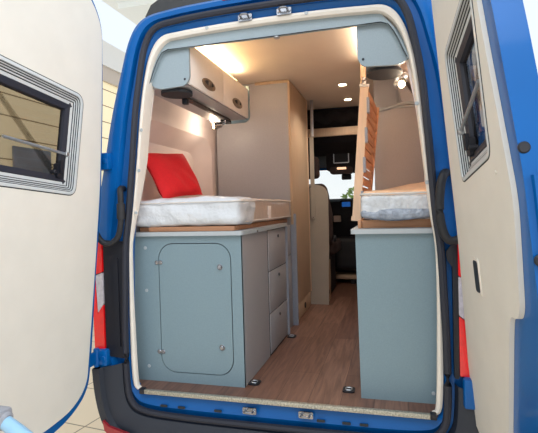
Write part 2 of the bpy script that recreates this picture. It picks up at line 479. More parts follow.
# roof shell, brake light
b = B()
rp = [(-.69, 1.955), (-.70, 1.985), (-.665, 2.06), (-.60, 2.10), (.60, 2.10), (.665, 2.06), (.70, 1.985), (.69, 1.955), (.45, 1.965), (0, 1.975), (-.45, 1.965)]
b.loft([[(x*.985, .10, 1.97+(z-1.97)*.75) for x, z in rp], [(x, .14, z) for x, z in rp], [(x, 2.6, z) for x, z in rp], [(x*.97, 2.75, 1.97+(z-1.97)*.6) for x, z in rp]], True, True)
b.done('roof_shell', 'tent', van)
b = B(); b.prism(rr(-.215, .215, 1.955, 1.985, .012), XZ(-.005), 0, .03); b.done('brake_light', 'redlens', van)

# ---------------- rear doors (hang open; built where they stand)
fL = lambda u, v, t: (-(.93-.06*(v-.15))-t, u, v)
fR = lambda u, v, t: (.8935-.09*v-.08*u+t, u, v)
def make_door(fn, lining, shell, win, label, tt=.07):
    gx = B()
    gl = inset(win, -.004)
    gx.prism(shell, fn, .010, tt, holes=[inset(win, .008)])
    d = gx.done('rear_door', 'blue', van, label=label)
    g = B(); g.prism(lining, fn, -.004, .0095, holes=[inset(win, .006)]); g.done('door_lining', 'door', d)
    # window frame: stepped ring
    w = B(); rings = []
    for off, t in ((-.007, -.003), (-.006, -.0065), (-.001, -.008), (.007, -.007), (.0085, .0), (.014, .0), (.0155, .006), (.022, .006), (.0235, .011), (.032, .011), (.034, .016), (.050, .018), (.054, .028)):
        lp = inset(win, off); rings.append([fn(p[0], p[1], t) for p in lp])
    w.loft(rings); w.done('window_frame', 'frame', d)
    for off, q in ((-.0085, -.003), (.0085, .0), (.0160, .006), (.0245, .011), (.034, .016)):
        t = B(); t.tube([fn(p[0], p[1], q-.0005) for p in inset(win, off)], .0026, 6, closed=True); t.done('frame_groove', 'line', d)
    k = B(); rings = []
    for off, t in ((.050, .020), (.054, .016), (.078, .022), (.082, .045)):
        rings.append([fn(p[0], p[1], t) for p in inset(win, off)])
    k.loft(rings); k.done('window_gasket', 'seal', d)
    p = B(); p.prism(inset(win, .07), fn, .034, .040); p.done('window_pane', 'glass', d)
    return d
shellL = roundpoly([(-.118, .20), (-.140, .03), (-.27, -.05), (-.42, -.075), (-.92, -.09), (-.92, 2.03), (-.20, 2.03), (-.075, 1.90), (-.060, 1.5), (-.060, 1.0), (-.09, .65)], [.1, .08, .08, .1, .02, .05, .10, .12, .1, .1, .1])
linL = roundpoly([(-.155, .20), (-.168, .07), (-.27, -.005), (-.42, -.024), (-.90, -.035), (-.90, 2.0), (-.21, 2.0), (-.095, 1.88), (-.086, 1.5), (-.09, 1.05), (-.115, .70)], [.1, .08, .08, .1, .02, .05, .10, .12, .1, .1, .1])
winL = roundpoly([(-.236, 1.488), (-.80, 1.54), (-.83, 1.066), (-.285, 1.027)], [.045, .06, .06, .04], 6)
if True:
    pass
dL = make_door(fL, linL, shellL, winL, 'left rear door with cream lining and tinted window')
shellR = roundpoly([(.0, .12), (.0, -.03), (-.16, -.075), (-.60, -.085), (-.80, .10), (-.86, .60), (-.86, 1.0), (-.79, 1.4), (-.66, 1.98), (-.25, 1.99), (-.12, 1.86), (-.105, 1.2), (-.10, .7)], [.1]*4+[.05]*5+[.08]*4)
linR = roundpoly([(.010, .12), (.02, -.0), (-.12, -.04), (-.46, -.04), (-.515, .19), (-.651, .56), (-.672, .604), (-.74, .612), (-.765, .65), (-.812, .94), (-.776, 1.127), (-.727, 1.372), (-.703, 1.508), (-.62, 1.93), (-.26, 1.95), (-.12, 1.82), (-.10, .80), (-.062, .55), (-.040, .396)],
                 [.05, .05, .05, .05, .05, .03, .02, .03, .03, .06, .05, .05, .05, .06, .08, .1, .1, .05, .05])
winR = roundpoly([(-.250, 1.50), (-.655, 1.60), (-.66, 1.075), (-.30, 1.018)], [.035, .04, .03, .03], 6)
dR = make_door(fR, linR, shellR, winR, 'right rear door with cream lining, seen almost edge-on', .085)
def stay(fn, d, z0, z1, y0, y1):
    s = B(); s.tube([fn(y0, z0, -.006), fn(y1, z1, .0)], .0065, 8)
    s.cyl(fn(y0, z0, .0), Vector(fn(0, 0, -1))-Vector(fn(0, 0, 0)), .012, .014, 12, .003); s.done('window_stay', 'alu', d)
stay(fL, d=dL, z0=1.207, z1=1.24, y0=-.342, y1=-.69)
stay(fR, d=dR, z0=1.19, z1=1.30, y0=-.36, y1=-.62)
for fn, d, y in ((fL, dL, -.362), (fR, dR, -.375)):
    s = B(); s.prism(rr(y-.022, y+.018, 1.10, 1.165, .008), fn, .008, .030)
    s.prism(rr(y-.012, y+.008, 1.12, 1.18, .005), fn, -.002, .012)
    s.cyl(fn(y-.04, 1.125, .03), Vector(fn(0, 0, -1))-Vector(fn(0, 0, 0)), .010, .03, 10, .003)
    s.done('window_latch', 'black', d)
# grab slot of the right door, plugs on its edge
s = B(); s.prism(rr(-.392, -.318, .605, .738, .016), fR, -.008, .0)
s.done('grab_slot', 'trimwhite', dR)
s = B(); s.prism(rr(-.382, -.328, .615, .728, .013), fR, -.0095, -.004); s.done('grab_recess', 'black', dR)
for z, y in ((1.07, -.845), (.79, -.865)):
    c = Vector(fR(y, z, .022)); s = B(); s.cyl(c, (0.1, -1, 0), .015, .010, 18, .003); s.done('rubber_plug', 'black', dR)
# pressed ridge on the free edge of the right door
s = B()
s.loft([[fR(-.80, z, .012) for z in (0.2, .6, 1.0)], [fR(-.87, z, .03) for z in (.2, .6, 1.0)], [fR(-.87, z, .05) for z in (.2, .6, 1.0)], [fR(-.85, z, .07) for z in (.2, .6, 1.0)]], False)
s.done('edge_flange', 'blue', dR)
s = B(); s.cyl(fR(-.70, 1.02, -.004), (-1, 0, 0), .006, .004, 10, .001); s.done('lining_clip', 'trimwhite', dR)

# ================================================================== INTERIOR SHELL
b = B(); b.prism([(-.72, 0.0), (.72, 0.0), (.76, .04), (.845, .14), (.845, 4.2), (-.845, 4.2), (-.845, .14), (-.76, .04)], XY(-.02), 0, .02)
b.done('floor', 'floor', None, kind='structure', smooth=False)
b = B(); b.box(-.715, .715, -.008, -.001, -.019, .002, .002); b.box(-.715, .715, -.008, .010, .0005, .003, .001)
o = b.done('trim_2', 'tread', None, kind='structure')
for s in (-1, 1):
    bb = B(); bb.box(s*.722-.012, s*.722+.016, -.012, .02, -.02, .008, .004); bb.done('sill_end_cap', 'black', o)
b = B(); b.box(-.60, .60, .10, 2.62, 1.95, 1.962)
b.done('ceiling', 'ceil', None, kind='structure')
# side walls: flat panels, coves above, corner pieces at the rear
def wallprof(y, t):
    near = [(.758, 0), (.762, .5), (.760, .76), (.722, 1.05), (.677, 1.40), (.640, 1.615), (.597, 1.735), (.50, 1.95)]
    far = [(.845, 0), (.845, .5), (.845, .85), (.845, 1.05), (.845, 1.40), (.845, 1.58), (.81, 1.72), (.61, 1.948)]
    return [(p[0]*(1-t)+q[0]*t, max(y, rety(p[1]*(1-t)+q[1]*t)+.6*(y-.03)), p[1]*(1-t)+q[1]*t) for p, q in zip(near, far)]
L_ = lambda pr: [(-x-(.008 if z < .9 and y < .05 else 0), y, z) for x, y, z in pr]
R_ = lambda pr: pr
for side, nm, fx in ((1, 'right', R_), (-1, 'left', L_)):
    b = B(); b.loft([fx(wallprof(.03, 0)), fx(wallprof(.05, .6)), fx(wallprof(.08, .92)), fx(wallprof(.22, 1))], closed=False)
    b.done('trim_corner_'+nm, 'wall', None, kind='structure')
    b = B(); b.loft([fx([(.845, y, 1.58), (.83, y, 1.66), (.81, y, 1.72), (.61, y, 1.948)]) for y in (.22, 4.2)], closed=False)
    b.done('trim_cove_'+nm, 'wall', None, kind='structure')
b = B(); b.box(.845, .850, .22, 4.2, 0, 1.58); b.done('wall_right', 'wall', None, kind='structure', smooth=False)
nich = rr(.25, 1.36, .86, 1.50, (.05, .05, .14, .20), 8)
b = B(); b.prism(rr(.22, 4.2, 0, 1.58, 0), lambda u, v, t: (-.845-t, u, v), 0, .004, holes=[nich])
lo = rr(.33, 1.24, .88, 1.385, (.05, .05, .12, .14), 8)
b.loft([[(-.845, p[0], p[1]) for p in nich], [(-.945, p[0], p[1]) for p in lo]])
b.prism(lo, lambda u, v, t: (-.945-t, u, v), 0, .003)
b.done('wall_left', 'wall', None, kind='structure')
# rear header board, blue-grey, curved ends
half_o = [(0, 1.838), (.25, 1.834), (.45, 1.826), (.535, 1.808), (.59, 1.745), (.642, 1.635), (.662, 1.585)]
half_i = [(.646, 1.60), (.630, 1.635), (.612, 1.68), (.592, 1.72), (.568, 1.755), (.535, 1.768), (.25, 1.768), (0, 1.767)]
poly = half_o+half_i
poly = [(x, z) for x, z in poly]
left = [(-x, z) for x, z in half_i[-2::-1]]+[(-x, z) for x, z in half_o[:0:-1]]
b = B(); b.prism(half_o+half_i+left, XZ(.040), 0, .018)
hd_ = b.done('trim_3', 'greylight', None, kind='structure', smooth=False)
for s_ in (1, -1):
    b = B(); b.tube([(s_*x, .0395, z) for x, z in half_i], .0022, 6); b.done('board_edge', 'line', hd_)

# ================================================================== LEFT STORAGE CABINET
cab = thing('storage_cabinet', 'large blue-grey storage cabinet under the left bed with a rounded hatch', 'cabinet', (-.46, .63, 0))
X0, X1, Y0, Y1, H = -.835, -.196, .13, 1.13, .80
doorpoly = rr(-.672, -.256, .057, .757, .085, 10)
b = B()
b.prism([(-.828, 0), (X1, 0), (X1, H), (-.838, H)], XZ(Y0), 0, .018, holes=[inset(doorpoly, -.003)])
b.box(X0+.01, X1-.002, Y0+.03, Y1, .0, H-.002)
b.box(X1-.018, X1, Y0+.001, .635, 0, H)
b.done('carcass', 'grey', cab, smooth=False)
b = B(); b.box(X1-.0005, X1+.002, Y0+.019, .634, .002, H-.004); b.done('side_panel', 'greyside', cab, smooth=False)
b = B(); b.prism(inset(doorpoly, -.004), XZ(Y0), .012, .016, holes=[inset(doorpoly, .004)]); b.done('hatch_gap', 'line', cab)
b = B(); b.prism(inset(doorpoly, .0015), XZ(Y0-.001), 0, .018); hd = b.done('hatch_door', 'grey', cab, label='rounded hatch door with two hinges')
for z in (.655, .165):
    h = B()
    for dx in (-.012, .012):
        h.cyl((-.672+dx, Y0-.001, z), (0, -1, 0), .012, .007, 14, .002)
    h.box(-.690, -.654, Y0-.006, Y0-.001, z-.006, z+.006, .002)
    h.done('hinge', 'chrome', hd)
for z in (.632, .205):
    h = B(); h.cyl((-.316, Y0-.001, z), (0, -1, 0), .016, .004, 18, .0015); h.cyl((-.316, Y0-.004, z), (0, -1, 0), .012, .010, 18, .004); h.done('push_knob', 'chrome', hd)
for z in (.735, .50, .08):
    h = B(); h.cyl((-.752, Y0, z), (0, -1, 0), .0095, .003, 12, .001); h.done('screw_cap', 'lip', cab)
# worktop lip
b = B(); b.prism(roundpoly([(-.835, .105), (X1+.012, .105), (X1+.02, .14), (X1+.02, 1.132), (-.84, 1.132)], [.0, .035, .02, 0, 0]), XY(.80), 0, .022)
b.done('top_board', 'lip', cab)
# drawers on the aisle side
for z0, z1 in ((.536, .792), (.268, .530), (.012, .262)):
    d = B(); d.box(X1-.006, X1+.006, .650, 1.118, z0, z1, .002); dr = d.done('drawer', 'greyside', cab)
    k = B(); k.cyl((X1+.006, .885, z1-.045), (1, 0, 0), .009, .005, 14, .002); k.cyl((X1+.010, .885, z1-.045), (1, 0, 0), .012, .006, 14, .003); k.done('knob', 'chrome', dr)
b = B(); b.box(X1-.012, X1+.0015, .635, 1.13, .0, H-.002); b.done('drawer_frame', 'line', cab)
k = B(); k.cyl((X1+.02, .36, .808), (1, 0, 0), .008, .006, 12, .002); k.done('knob', 'chrome', cab)

# narrow pull-out between cabinet and wardrobe
nc = thing('narrow_cabinet', 'slim pull-out cabinet between the drawers and the wardrobe with pale side panels', 'cabinet', (-.45, 1.28, 0))
b = B(); b.prism(roundpoly([(-.79, 0), (-.178, 0), (-.178, .80), (-.79, .80)], .01), XZ(1.135), 0, .018); b.done('side_panel', 'lilac', nc)
b = B(); b.prism(roundpoly([(-.79, 0), (-.168, 0), (-.168, .885), (-.186, .885), (-.186, .80), (-.79, .80)], [.01, .01, .008, .008, 0, 0]), XZ(1.405), 0, .020); b.done('side_panel', 'lilac', nc)
b = B(); b.box(-.73, -.21, 1.154, 1.399, .0, .56, .002); b.box(-.73, -.21, 1.154, 1.399, .57, .80, .002); b.done('front_panel', 'greyside', nc)

# ================================================================== LEFT BED
b = B(); b.box(-.725, -.226, .122, 1.36, .823, .848, .003); b.box(-.80, -.70, .16, 1.36, .823, .846, .002)
tag(b.done('bed_board', 'wood'), 'brown plywood bed board between the left cabinet top and the mattress', 'bed board')

def mattress(name, label, x0, x1, y0, y1, z0, z1, loc, wrapx=None):
    t = thing(name, label, 'mattress', loc)
    return t
def soft_block(x0, x1, y0, y1, z0, z1, r, nx=24, ny=30, nz=8, amp=.004, crown=.006, seed=1, f=None):
    """rounded block with slightly uneven cloth surface"""
    rnd = random.Random(seed); b = bmesh.new()
    ph = [rnd.uniform(0, 6) for _ in range(8)]
    def place(u, v, w):
        # u,v,w in -1..1 on the cube surface -> rounded box
        hx, hy, hz = (x1-x0)/2, (y1-y0)/2, (z1-z0)/2
        p = Vector((u*hx, v*hy, w*hz)); q = Vector((max(-hx+r, min(hx-r, p.x)), max(-hy+r, min(hy-r, p.y)), max(-hz+r, min(hz-r, p.z))))
        d = p-q
        if d.length > 1e-9: p = q+d.normalized()*r
        x, y, z = p.x+(x0+x1)/2, p.y+(y0+y1)/2, p.z+(z0+z1)/2
        nrm = d.normalized() if d.length > 1e-9 else Vector((0, 0, 0))
        a = amp*(math.sin(23*x+ph[0])*math.sin(19*y+ph[1])+.6*math.sin(47*x+31*z+ph[2])*math.sin(41*y+ph[3])+.5*math.sin(60*z+ph[4]+9*x+7*y))
        x += nrm.x*a; y += nrm.y*a; z += nrm.z*a
        if w > .99: z += crown*(1-u*u)*(1-v*v)
        if f: x, y, z = f(x, y, z)
        return (x, y, z)
    bmesh.ops.create_cube(b, size=2)
    bmesh.ops.subdivide_edges(b, edges=b.edges[:], cuts=nx, use_grid_fill=True)
    for v in b.verts: v.co = Vector(place(*v.co))
    return b
lm = thing('mattress', 'long white mattress on the left bed, its rear end wrapped in white cloth', 'mattress', (-.48, .75, .849))
g = B(); g._merge(soft_block(-.818, -.205, .16, 1.40, .851, .995, .028, amp=.0015)); m1 = g.done('mattress_cover', 'fabricside', lm, label='beige ribbed mattress side')
g = B()
def fl(x, y, z): return (x, y, z-(.010*(1 if y < .3 else 0))*max(0, (.9-z)/.06))
g._merge(soft_block(-.83, -.192, .112, .42, .850, 1.000, .042, amp=.0055, seed=4)); g.done('cloth_wrap', 'fabric', lm, label='white cloth wrap over the rear end')
g = B(); g.tube([(p[0], p[1], .985) for p in rr(-.802, -.200, .155, 1.402, .03)], .0055, 6, closed=True); g.done('piping', 'piping', m1)
g = B(); g.tube([(p[0], p[1], .868) for p in rr(-.802, -.202, .155, 1.402, .03)], .0045, 6, closed=True); g.done('piping', 'piping', m1)
g = B(); g.tube([(p[0], p[1], .978) for p in rr(-.827, -.191, .1075, .425, .045)], .004, 6, closed=True); g.done('piping', 'piping', lm)
g = B(); g.box(-.204, -.199, .70, .775, .893, .950, .001); g.box(-.203, -.1975, .712, .765, .87, .905, .001); g.done('care_tag', 'tag', lm)

# pillow: two puffed sheets leaning against the wall
def pillow(name, m, c, ex, ey, w, h, th, seed=2):
    ex = Vector(ex).normalized(); ey = Vector(ey); ey = (ey-ex*ey.dot(ex)).normalized(); ez = ex.cross(ey)
    N = 26; b = bmesh.new(); rnd = random.Random(seed); ph = [rnd.uniform(0, 6) for _ in range(6)]
    for side in (1, -1):
        vs = []
        for i in range(N+1):
            row = []
            for j in range(N+1):
                u = -1+2*i/N; v = -1+2*j/N
                pin = 1-.10*(1-v*v)*abs(u)**6*0-.0
                k = (1-u**4)*(1-v**4)
                z = th*(max(k, 0)**.55)
                z *= 1+.10*math.sin(5*u+ph[0])*math.sin(4*v+ph[1])
                # creases near the bottom
                z += .009*math.sin(9*(u+.6*v)+ph[2])*k*max(0, -v+.2)
                cu = u*(1-.07*(1-v*v)*0-.05*(1-abs(v))*abs(u)**3); cv = v*(1-.06*(1-abs(u))*abs(v)**3)
                p = Vector(c)+ex*cu*w/2+ey*cv*h/2+ez*side*z
                row.append(b.verts.new(p))
            vs.append(row)
        for i in range(N):
            for j in range(N):
                q = (vs[i][j], vs[i+1][j], vs[i+1][j+1], vs[i][j+1])
                b.faces.new(q if side > 0 else q[::-1])
    bmesh.ops.remove_doubles(b, verts=b.verts[:], dist=1e-4)
    g = B(); g._merge(b); return g.done(name, m)
pl = pillow('pillow', 'red', (-.735, .462, 1.158), (.08, .36, .03), (-.125, .03, .26), .385, .31, .05)
tag(pl, 'red cushion leaning in the corner of the left bed', 'cushion')

# ================================================================== RIGHT CABINET AND BED
rc = thing('bed_cabinet', 'plain blue-grey cabinet under the right bed', 'cabinet', (.57, .7, 0))
b = B(); b.prism([(.402, 0), (.80, 0), (.80, .80), (.392, .80)], XZ(.118), 0, .018); b.box(.402, .80, .137, 1.42, 0, .798); b.done('carcass', 'grey', rc, smooth=False)
b = B(); b.prism(roundpoly([(.372, .095), (.795, .095), (.80, .35), (.80, 1.42), (.372, 1.42)], [.012, .01, 0, 0, 0]), XY(.80), 0, .022); b.done('top_board', 'lip', rc)
for z in (.05,):
    h = B(); h.cyl((.735, .118, z), (0, -1, 0), .009, .003, 12, .001); h.done('screw_cap', 'lip', rc)
t = thing('wooden_bed_tray', 'light brown wooden board frame under the right mattress', 'bed board', (.6, .7, .822))
b = B(); b.box(.418, .80, .215, .233, .8225, .862, .002); b.done('front_board', 'tray', t)
b = B(); b.box(.400, .417, .20, 1.40, .8225, .862, .002); b.done('side_board', 'tray', t)
rm = thing('mattress', 'short mattress on the right bed wrapped in clear crumpled film', 'mattress', (.6, .75, .886))
g = B(); g._merge(soft_block(.424, .80, .155, 1.40, .888, 1.0, .03, amp=.0025, seed=9)); m2 = g.done('mattress_cover', 'fabric', rm)
def fsag(x, y, z): return (x, y, z-.014*math.sin(max(0, min(1, (x-.42)/.36))*PI)*(1 if z < .91 else 0))
g = B(); g._merge(soft_block(.418, .80, .146, .70, .876, .988, .024, amp=.003, seed=12, f=fsag)); g.done('plastic_film', 'wrap', rm, label='crumpled clear film over the rear end')
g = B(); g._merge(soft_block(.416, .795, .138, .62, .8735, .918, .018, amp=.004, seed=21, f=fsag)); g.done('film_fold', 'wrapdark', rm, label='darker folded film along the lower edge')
def ftop(x, y, z): return (x, y, z+.055*max(0, min(1, (x-.46)/.32))*max(0, min(1, (y-.16)/.5))*(1 if z > .985 else 0))
g = B(); g._merge(soft_block(.424, .80, .158, 1.38, .96, 1.006, .02, amp=.003, seed=15, crown=.01, f=ftop)); g.done('top_cover', 'wraptan', rm, label='tan film on the top')
g = B(); g.tube([(p[0], p[1], .99) for p in rr(.418, .798, .144, 1.402, .03)], .005, 6, closed=True); g.done('piping', 'piping', rm)

# folded slatted bed frame standing against the right bed
sf = thing('slatted_bed_frame', 'folded beech slatted bed frame standing upright beside the right mattress', 'bed frame', (.40, .9, .823))
def P3(a, b_, t): return tuple(Vector(a)*(1-t)+Vector(b_)*t)
def bar(b, p, q, w, d, up=(0, 1, 0)):
    p, q = Vector(p), Vector(q); t = (q-p).normalized(); a = Vector(up); a = (a-t*a.dot(t)).normalized(); c = t.cross(a)
    lp = lambda o: [o+c*w*i+a*d*j for i, j in ((-.5, -.5), (.5, -.5), (.5, .5), (-.5, .5))]
    b.loft([lp(p), lp(q)], True, True)
lo_, hi_ = (.362, .64, .872), (.425, .64, 1.63)
b = B(); bar(b, lo_, hi_, .048, .03); b.done('front_rail', 'beech', sf)
b = B(); bar(b, P3(lo_, hi_, -.035), P3(lo_, hi_, .0), .058, .036); b.done('foot_block', 'beech', sf)
b = B(); bar(b, P3(lo_, hi_, 1.0), P3(lo_, hi_, 1.02), .056, .05); b.done('top_cap', 'trimwhite', sf)
lo2, hi2 = Vector(lo_)+Vector((.036, .60, 0)), Vector(hi_)+Vector((.055, .60, 0))
b = B(); bar(b, lo2, hi2, .03, .03); b.done('rear_rail', 'beechdark', sf)
for i in range(13):
    t_ = .05+i*.075
    b = B(); p = Vector(P3(lo_, hi_, t_))+Vector((.022, .01, 0)); q = Vector(P3(lo2, hi2, t_))
    bar(b, p, q, .010, .047, up=(0, 0, 1)); b.done('slat', 'beechdark', sf)
for t_ in (.14, .40, .63, .86):
    b = B(); p = Vector(P3(lo_, hi_, t_)); b.box(p.x+.02, p.x+.036, p.y-.018, p.y+.03, p.z-.045, p.z+.045, .003); b.done('bracket', 'lilac', sf)
b = B(); b.box(.375, .41, 1.12, 1.16, 1.64, 1.948, .003); b.done('hanger_post', 'beech', sf)
b = B(); b.cyl((.40, 1.11, 1.80), (0, -1, 0), .014, .03, 12, .004); b.box(.385, .415, 1.09, 1.118, 1.72, 1.80, .003); b.done('hanger_clip', 'chrome', sf)

# ================================================================== OVERHEAD LOCKERS
ol = thing('overhead_locker', 'white overhead locker on the left with two oval handles and a blue-grey end', 'locker', (-.55, .58, 1.59))
b = B(); b.prism([(-.45, 1.59), (-.445, 1.80), (-.74, 1.80), (-.70, 1.585)], XZ(.081), 0, 1.0); b.done('carcass', 'greyside', ol, smooth=False)
for y0, y1 in ((.085, .572), (.578, 1.075)):
    d = B(); d.box(-.446, -.431, y0, y1, 1.594, 1.806, .003); ld = d.done('locker_door', 'locker', ol)
    yc = (y0+y1)/2
    h = B()
    e = [(yc+.092*math.cos(a), 1.650+.030*math.sin(a)) for a in [2*PI*k/28 for k in range(28)]]
    h.prism(e, YZ(-.431), 0, .006); h.done('handle_plate', 'brass', ld)
    h = B(); e2 = [(yc+.060*math.cos(a), 1.655+.013*math.sin(a)) for a in [2*PI*k/24 for k in range(24)]]
    h.prism(e2, YZ(-.425), 0, .003); h.done('handle_recess', 'line', ld)
    h = B(); h.box(-.424, -.418, yc-.02, yc+.02, 1.638, 1.668, .002); h.done('handle_latch', 'brass', ld)
endp = roundpoly([(-.426, 1.776), (-.426, 1.618), (-.45, 1.582), (-.60, 1.574), (-.645, 1.60), (-.60, 1.735), (-.56, 1.79), (-.48, 1.80)], [.0, .02, .03, .03, .01, .03, .03, .02])
b = B(); b.prism(endp, XZ(.062), 0, .016); b.done('end_panel', 'greylight', ol, label='blue-grey end panel')
b = B(); e = [(-.555+.085*math.cos(a), .175+.085*math.sin(a)) for a in [2*PI*k/24 for k in range(24)]]
b.prism(e, XY(1.566), 0, .018); b.done('speaker_cover', 'line', ol)
b = B(); b.cyl((-.452, .062, 1.614), (0, -1, 0), .006, .003, 12, .001); b.done('screw_cap', 'line', ol)
b = B(); b.prism(roundpoly([(-.424, 1.83), (-.424, 1.60), (-.45, 1.57), (-.70, 1.565), (-.74, 1.60), (-.74, 1.83)], [0, .03, .03, .03, 0, 0]), XZ(1.082), 0, .014); b.done('end_panel', 'grey', ol)

orr = thing('overhead_locker', 'blue-grey end of the right overhead locker under the header', 'locker', (.55, .1, 1.58))
endr = [(-x+(.014 if x < -.59 else 0), z) for x, z in endp]
b = B(); b.prism(endr[::-1], XZ(.062), 0, .016); b.done('end_panel', 'greylight', orr)
b = B(); b.prism([(.46, 1.60), (.46, 1.78), (.58, 1.78), (.62, 1.60)], XZ(.079), 0, .25); b.done('carcass', 'greyside', orr, smooth=False)
b = B(); b.cyl((.452, .062, 1.615), (0, -1, 0), .006, .003, 12, .001); b.done('screw_cap', 'line', orr)
b = B(); e = [(.545+.085*math.cos(a), .20+.10*math.sin(a)) for a in [2*PI*k/24 for k in range(24)]]
b.prism(e, XY(1.572), 0, .014); b.done('speaker_cover', 'line', orr)

# LED strip above the left locker
b = B(); b.box(-.522, -.512, .10, 1.07, 1.8005, 1.868, .002); b.box(-.526, -.508, .10, 1.07, 1.868, 1.875, .002)
led = b.done('led_strip', 'led'); tag(led, 'glowing LED strip along the ceiling above the left locker', 'light strip')
b = B(); b.box(.438, .452, .36, 1.08, 1.930, 1.949, .003)
led = b.done('led_strip', 'dimled'); tag(led, 'faint LED strip along the ceiling beside the right locker', 'light strip')

# reading lamps on rail
rl = thing('reading_lamp', 'lit reading lamp on a slotted rail below the left locker', 'lamp', (-.56, .6, 1.56))
b = B(); b.box(-.575, -.535, .26, .98, 1.568, 1.580, .003); b.done('rail', 'rail', rl)
b = B(); b.box(-.565, -.535, .255, .285, 1.535, 1.567, .004); b.done('switch', 'black', rl)
b = B(); b.tube(smooth_path([(-.56, .93, 1.567), (-.565, .93, 1.545), (-.60, .92, 1.535)]), .008, 10); b.done('arm', 'chrome', rl)
b = B(); b.cyl((-.585, .93, 1.535), (-.75, -.55, -.15), .020, .06, 18, .004, r2=.026); b.done('lamp_head', 'chrome', rl)
b = B(); b.cyl(Vector((-.585, .93, 1.535))+Vector((-.75, -.55, -.15)).normalized()*.058, (-.75, -.55, -.15), .020, .006, 18, .002); b.done('bulb', 'lamp', rl)
b = B(); e = [(-.58+.035*math.cos(a), 1.0+.07*math.sin(a)) for a in [2*PI*k/20 for k in range(20)]]
b.prism(e, XY(1.562), 0, .014)
tag(b.done('rail_end_plate', 'black'), 'black oval plate under the far end of the left locker', 'plate')

rl2 = thing('reading_lamp', 'lit spot lamp on the right wall under the locker end', 'lamp', (.60, .37, 1.55))
b = B(); b.cyl((.66, .38, 1.60), (-1, 0, 0), .026, .02, 16, .004); b.done('wall_mount', 'alu', rl2)
b = B(); b.tube([(.645, .38, 1.60), (.612, .37, 1.598), (.606, .36, 1.56)], .009, 8); b.box(.594, .616, .35, .378, 1.565, 1.612, .004); b.done('arm', 'alu', rl2)
b = B(); b.cyl((.606, .362, 1.562), (.45, -.75, -.25), .022, .045, 18, .004); b.done('lamp_head', 'alu', rl2)
b = B(); b.ball(Vector((.606, .362, 1.562))+Vector((.45, -.75, -.25)).normalized()*.042, .019); b.done('bulb', 'lamp', rl2)

# ================================================================== TALL UNITS
wd = thing('wardrobe', 'tall grey wardrobe with aisle side coloured tan as in warm light at the end of the left bed', 'wardrobe', (-.5, 1.8, 0))
b = B(); b.prism([(-.822, 0), (-.214, 0), (-.214, 1.945), (-.60, 1.945), (-.79, 1.70), (-.822, 1.57)], XZ(1.43), 0, .74); b.done('carcass', 'greyside', wd, smooth=False)
b = B(); b.box(-.214, -.196, 1.43, 2.17, .135, 1.945, .002); dd = b.done('wardrobe_door', 'warmtan', wd, label='aisle-side door coloured tan as in warm light')
b = B(); b.box(-.219, -.199, 1.445, 2.16, .0, .130, .002); b.done('plinth', 'warmtan', wd)
b = B(); b.cyl((-.199, 1.86, .065), (1, 0, 0), .026, .006, 20, .002); b.done('vent_cap', 'black', wd)
b = B(); b.box(-.48, -.20, 1.422, 1.432, 1.925, 1.947, .002); b.done('top_strip', 'warmtan', wd)
b = B(); b.box(-.214, -.190, 2.15, 2.172, .135, 1.945, .002); b.done('edge_strip', 'beech', wd)

tu = thing('tall_cabinet', 'tall grey-brown unit at the far end of the right bed', 'cabinet', (.65, 1.5, 0))
b = B(); b.box(.445, .80, 1.43, 1.59, .0, 1.655, .003); b.done('rear_panel', 'greyside', tu)
b = B(); b.prism([(.445, .9), (.80, .9), (.79, 1.70), (.60, 1.945), (.445, 1.945)], XZ(1.60), 0, .015); b.box(.612, .618, 1.592, 1.60, 1.67, 1.945, .001); b.done('upper_panel', 'greyside', tu)
b = B(); b.tube(smooth_path([(.445, 1.425, 1.650), (.52, 1.425, 1.652), (.60, 1.425, 1.668), (.66, 1.425, 1.682), (.74, 1.425, 1.685)]), .011, 8); b.prism([(.445, 1.42), (.80, 1.42), (.80, 1.60), (.445, 1.60)], XY(1.655), 0, .012); b.done('ledge', 'lip', tu)
b = B(); b.prism(roundpoly([(.655, 1.69), (.76, 1.69), (.64, 1.91), (.615, 1.91)], .02), XZ(1.44), 0, .14); b.done('corner_block', 'greyside', tu)

sp = thing('low_partition', 'low grey-beige partition with a rounded top corner behind the driver seat', 'partition', (-.25, 2.25, 0))
b = B(); b.prism(roundpoly([(-.78, 0), (-.035, 0), (-.02, .6), (-.018, 1.145), (-.78, 1.145)], [0, 0, .1, .13, 0], 8), XZ(2.2), 0, .03); b.done('panel', 'partition', sp)
b = B(); b.box(-.78, -.05, 2.232, 2.50, .0, .40, .004); b.done('seat_box', 'warmtan', sp)
b = B(); b.cyl((-.05, 2.33, .1), (1, 0, 0), .022, .006, 16, .002); b.done('vent_cap', 'black', sp)
db = thing('door_bar', 'slim tan vertical bar with silver top fitting in front of the cab', 'bar', (-.15, 2.15, .8))
b = B(); b.prism(roundpoly([(-.178, .82), (-.140, .82), (-.140, 1.60), (-.178, 1.60)], [.018, .018, .004, .004]), XZ(2.18), 0, .014); b.done('bar', 'partition', db)
b = B(); b.box(-.165, -.135, 2.178, 2.19, 1.60, 1.945, .003); b.cyl((-.15, 2.178, 1.72), (0, -1, 0), .016, .012, 12, .003); b.done('fitting', 'alu', db)
b = B(); b.cyl((-.159, 2.18, .835), (0, -1, 0), .006, .004, 10, .001); b.done('rivet', 'chrome', db)
b = B(); b.cyl((-.185, 2.176, 1.13), (0, -1, 0), .014, .016, 12, .003); b.done('catch', 'chrome', db)

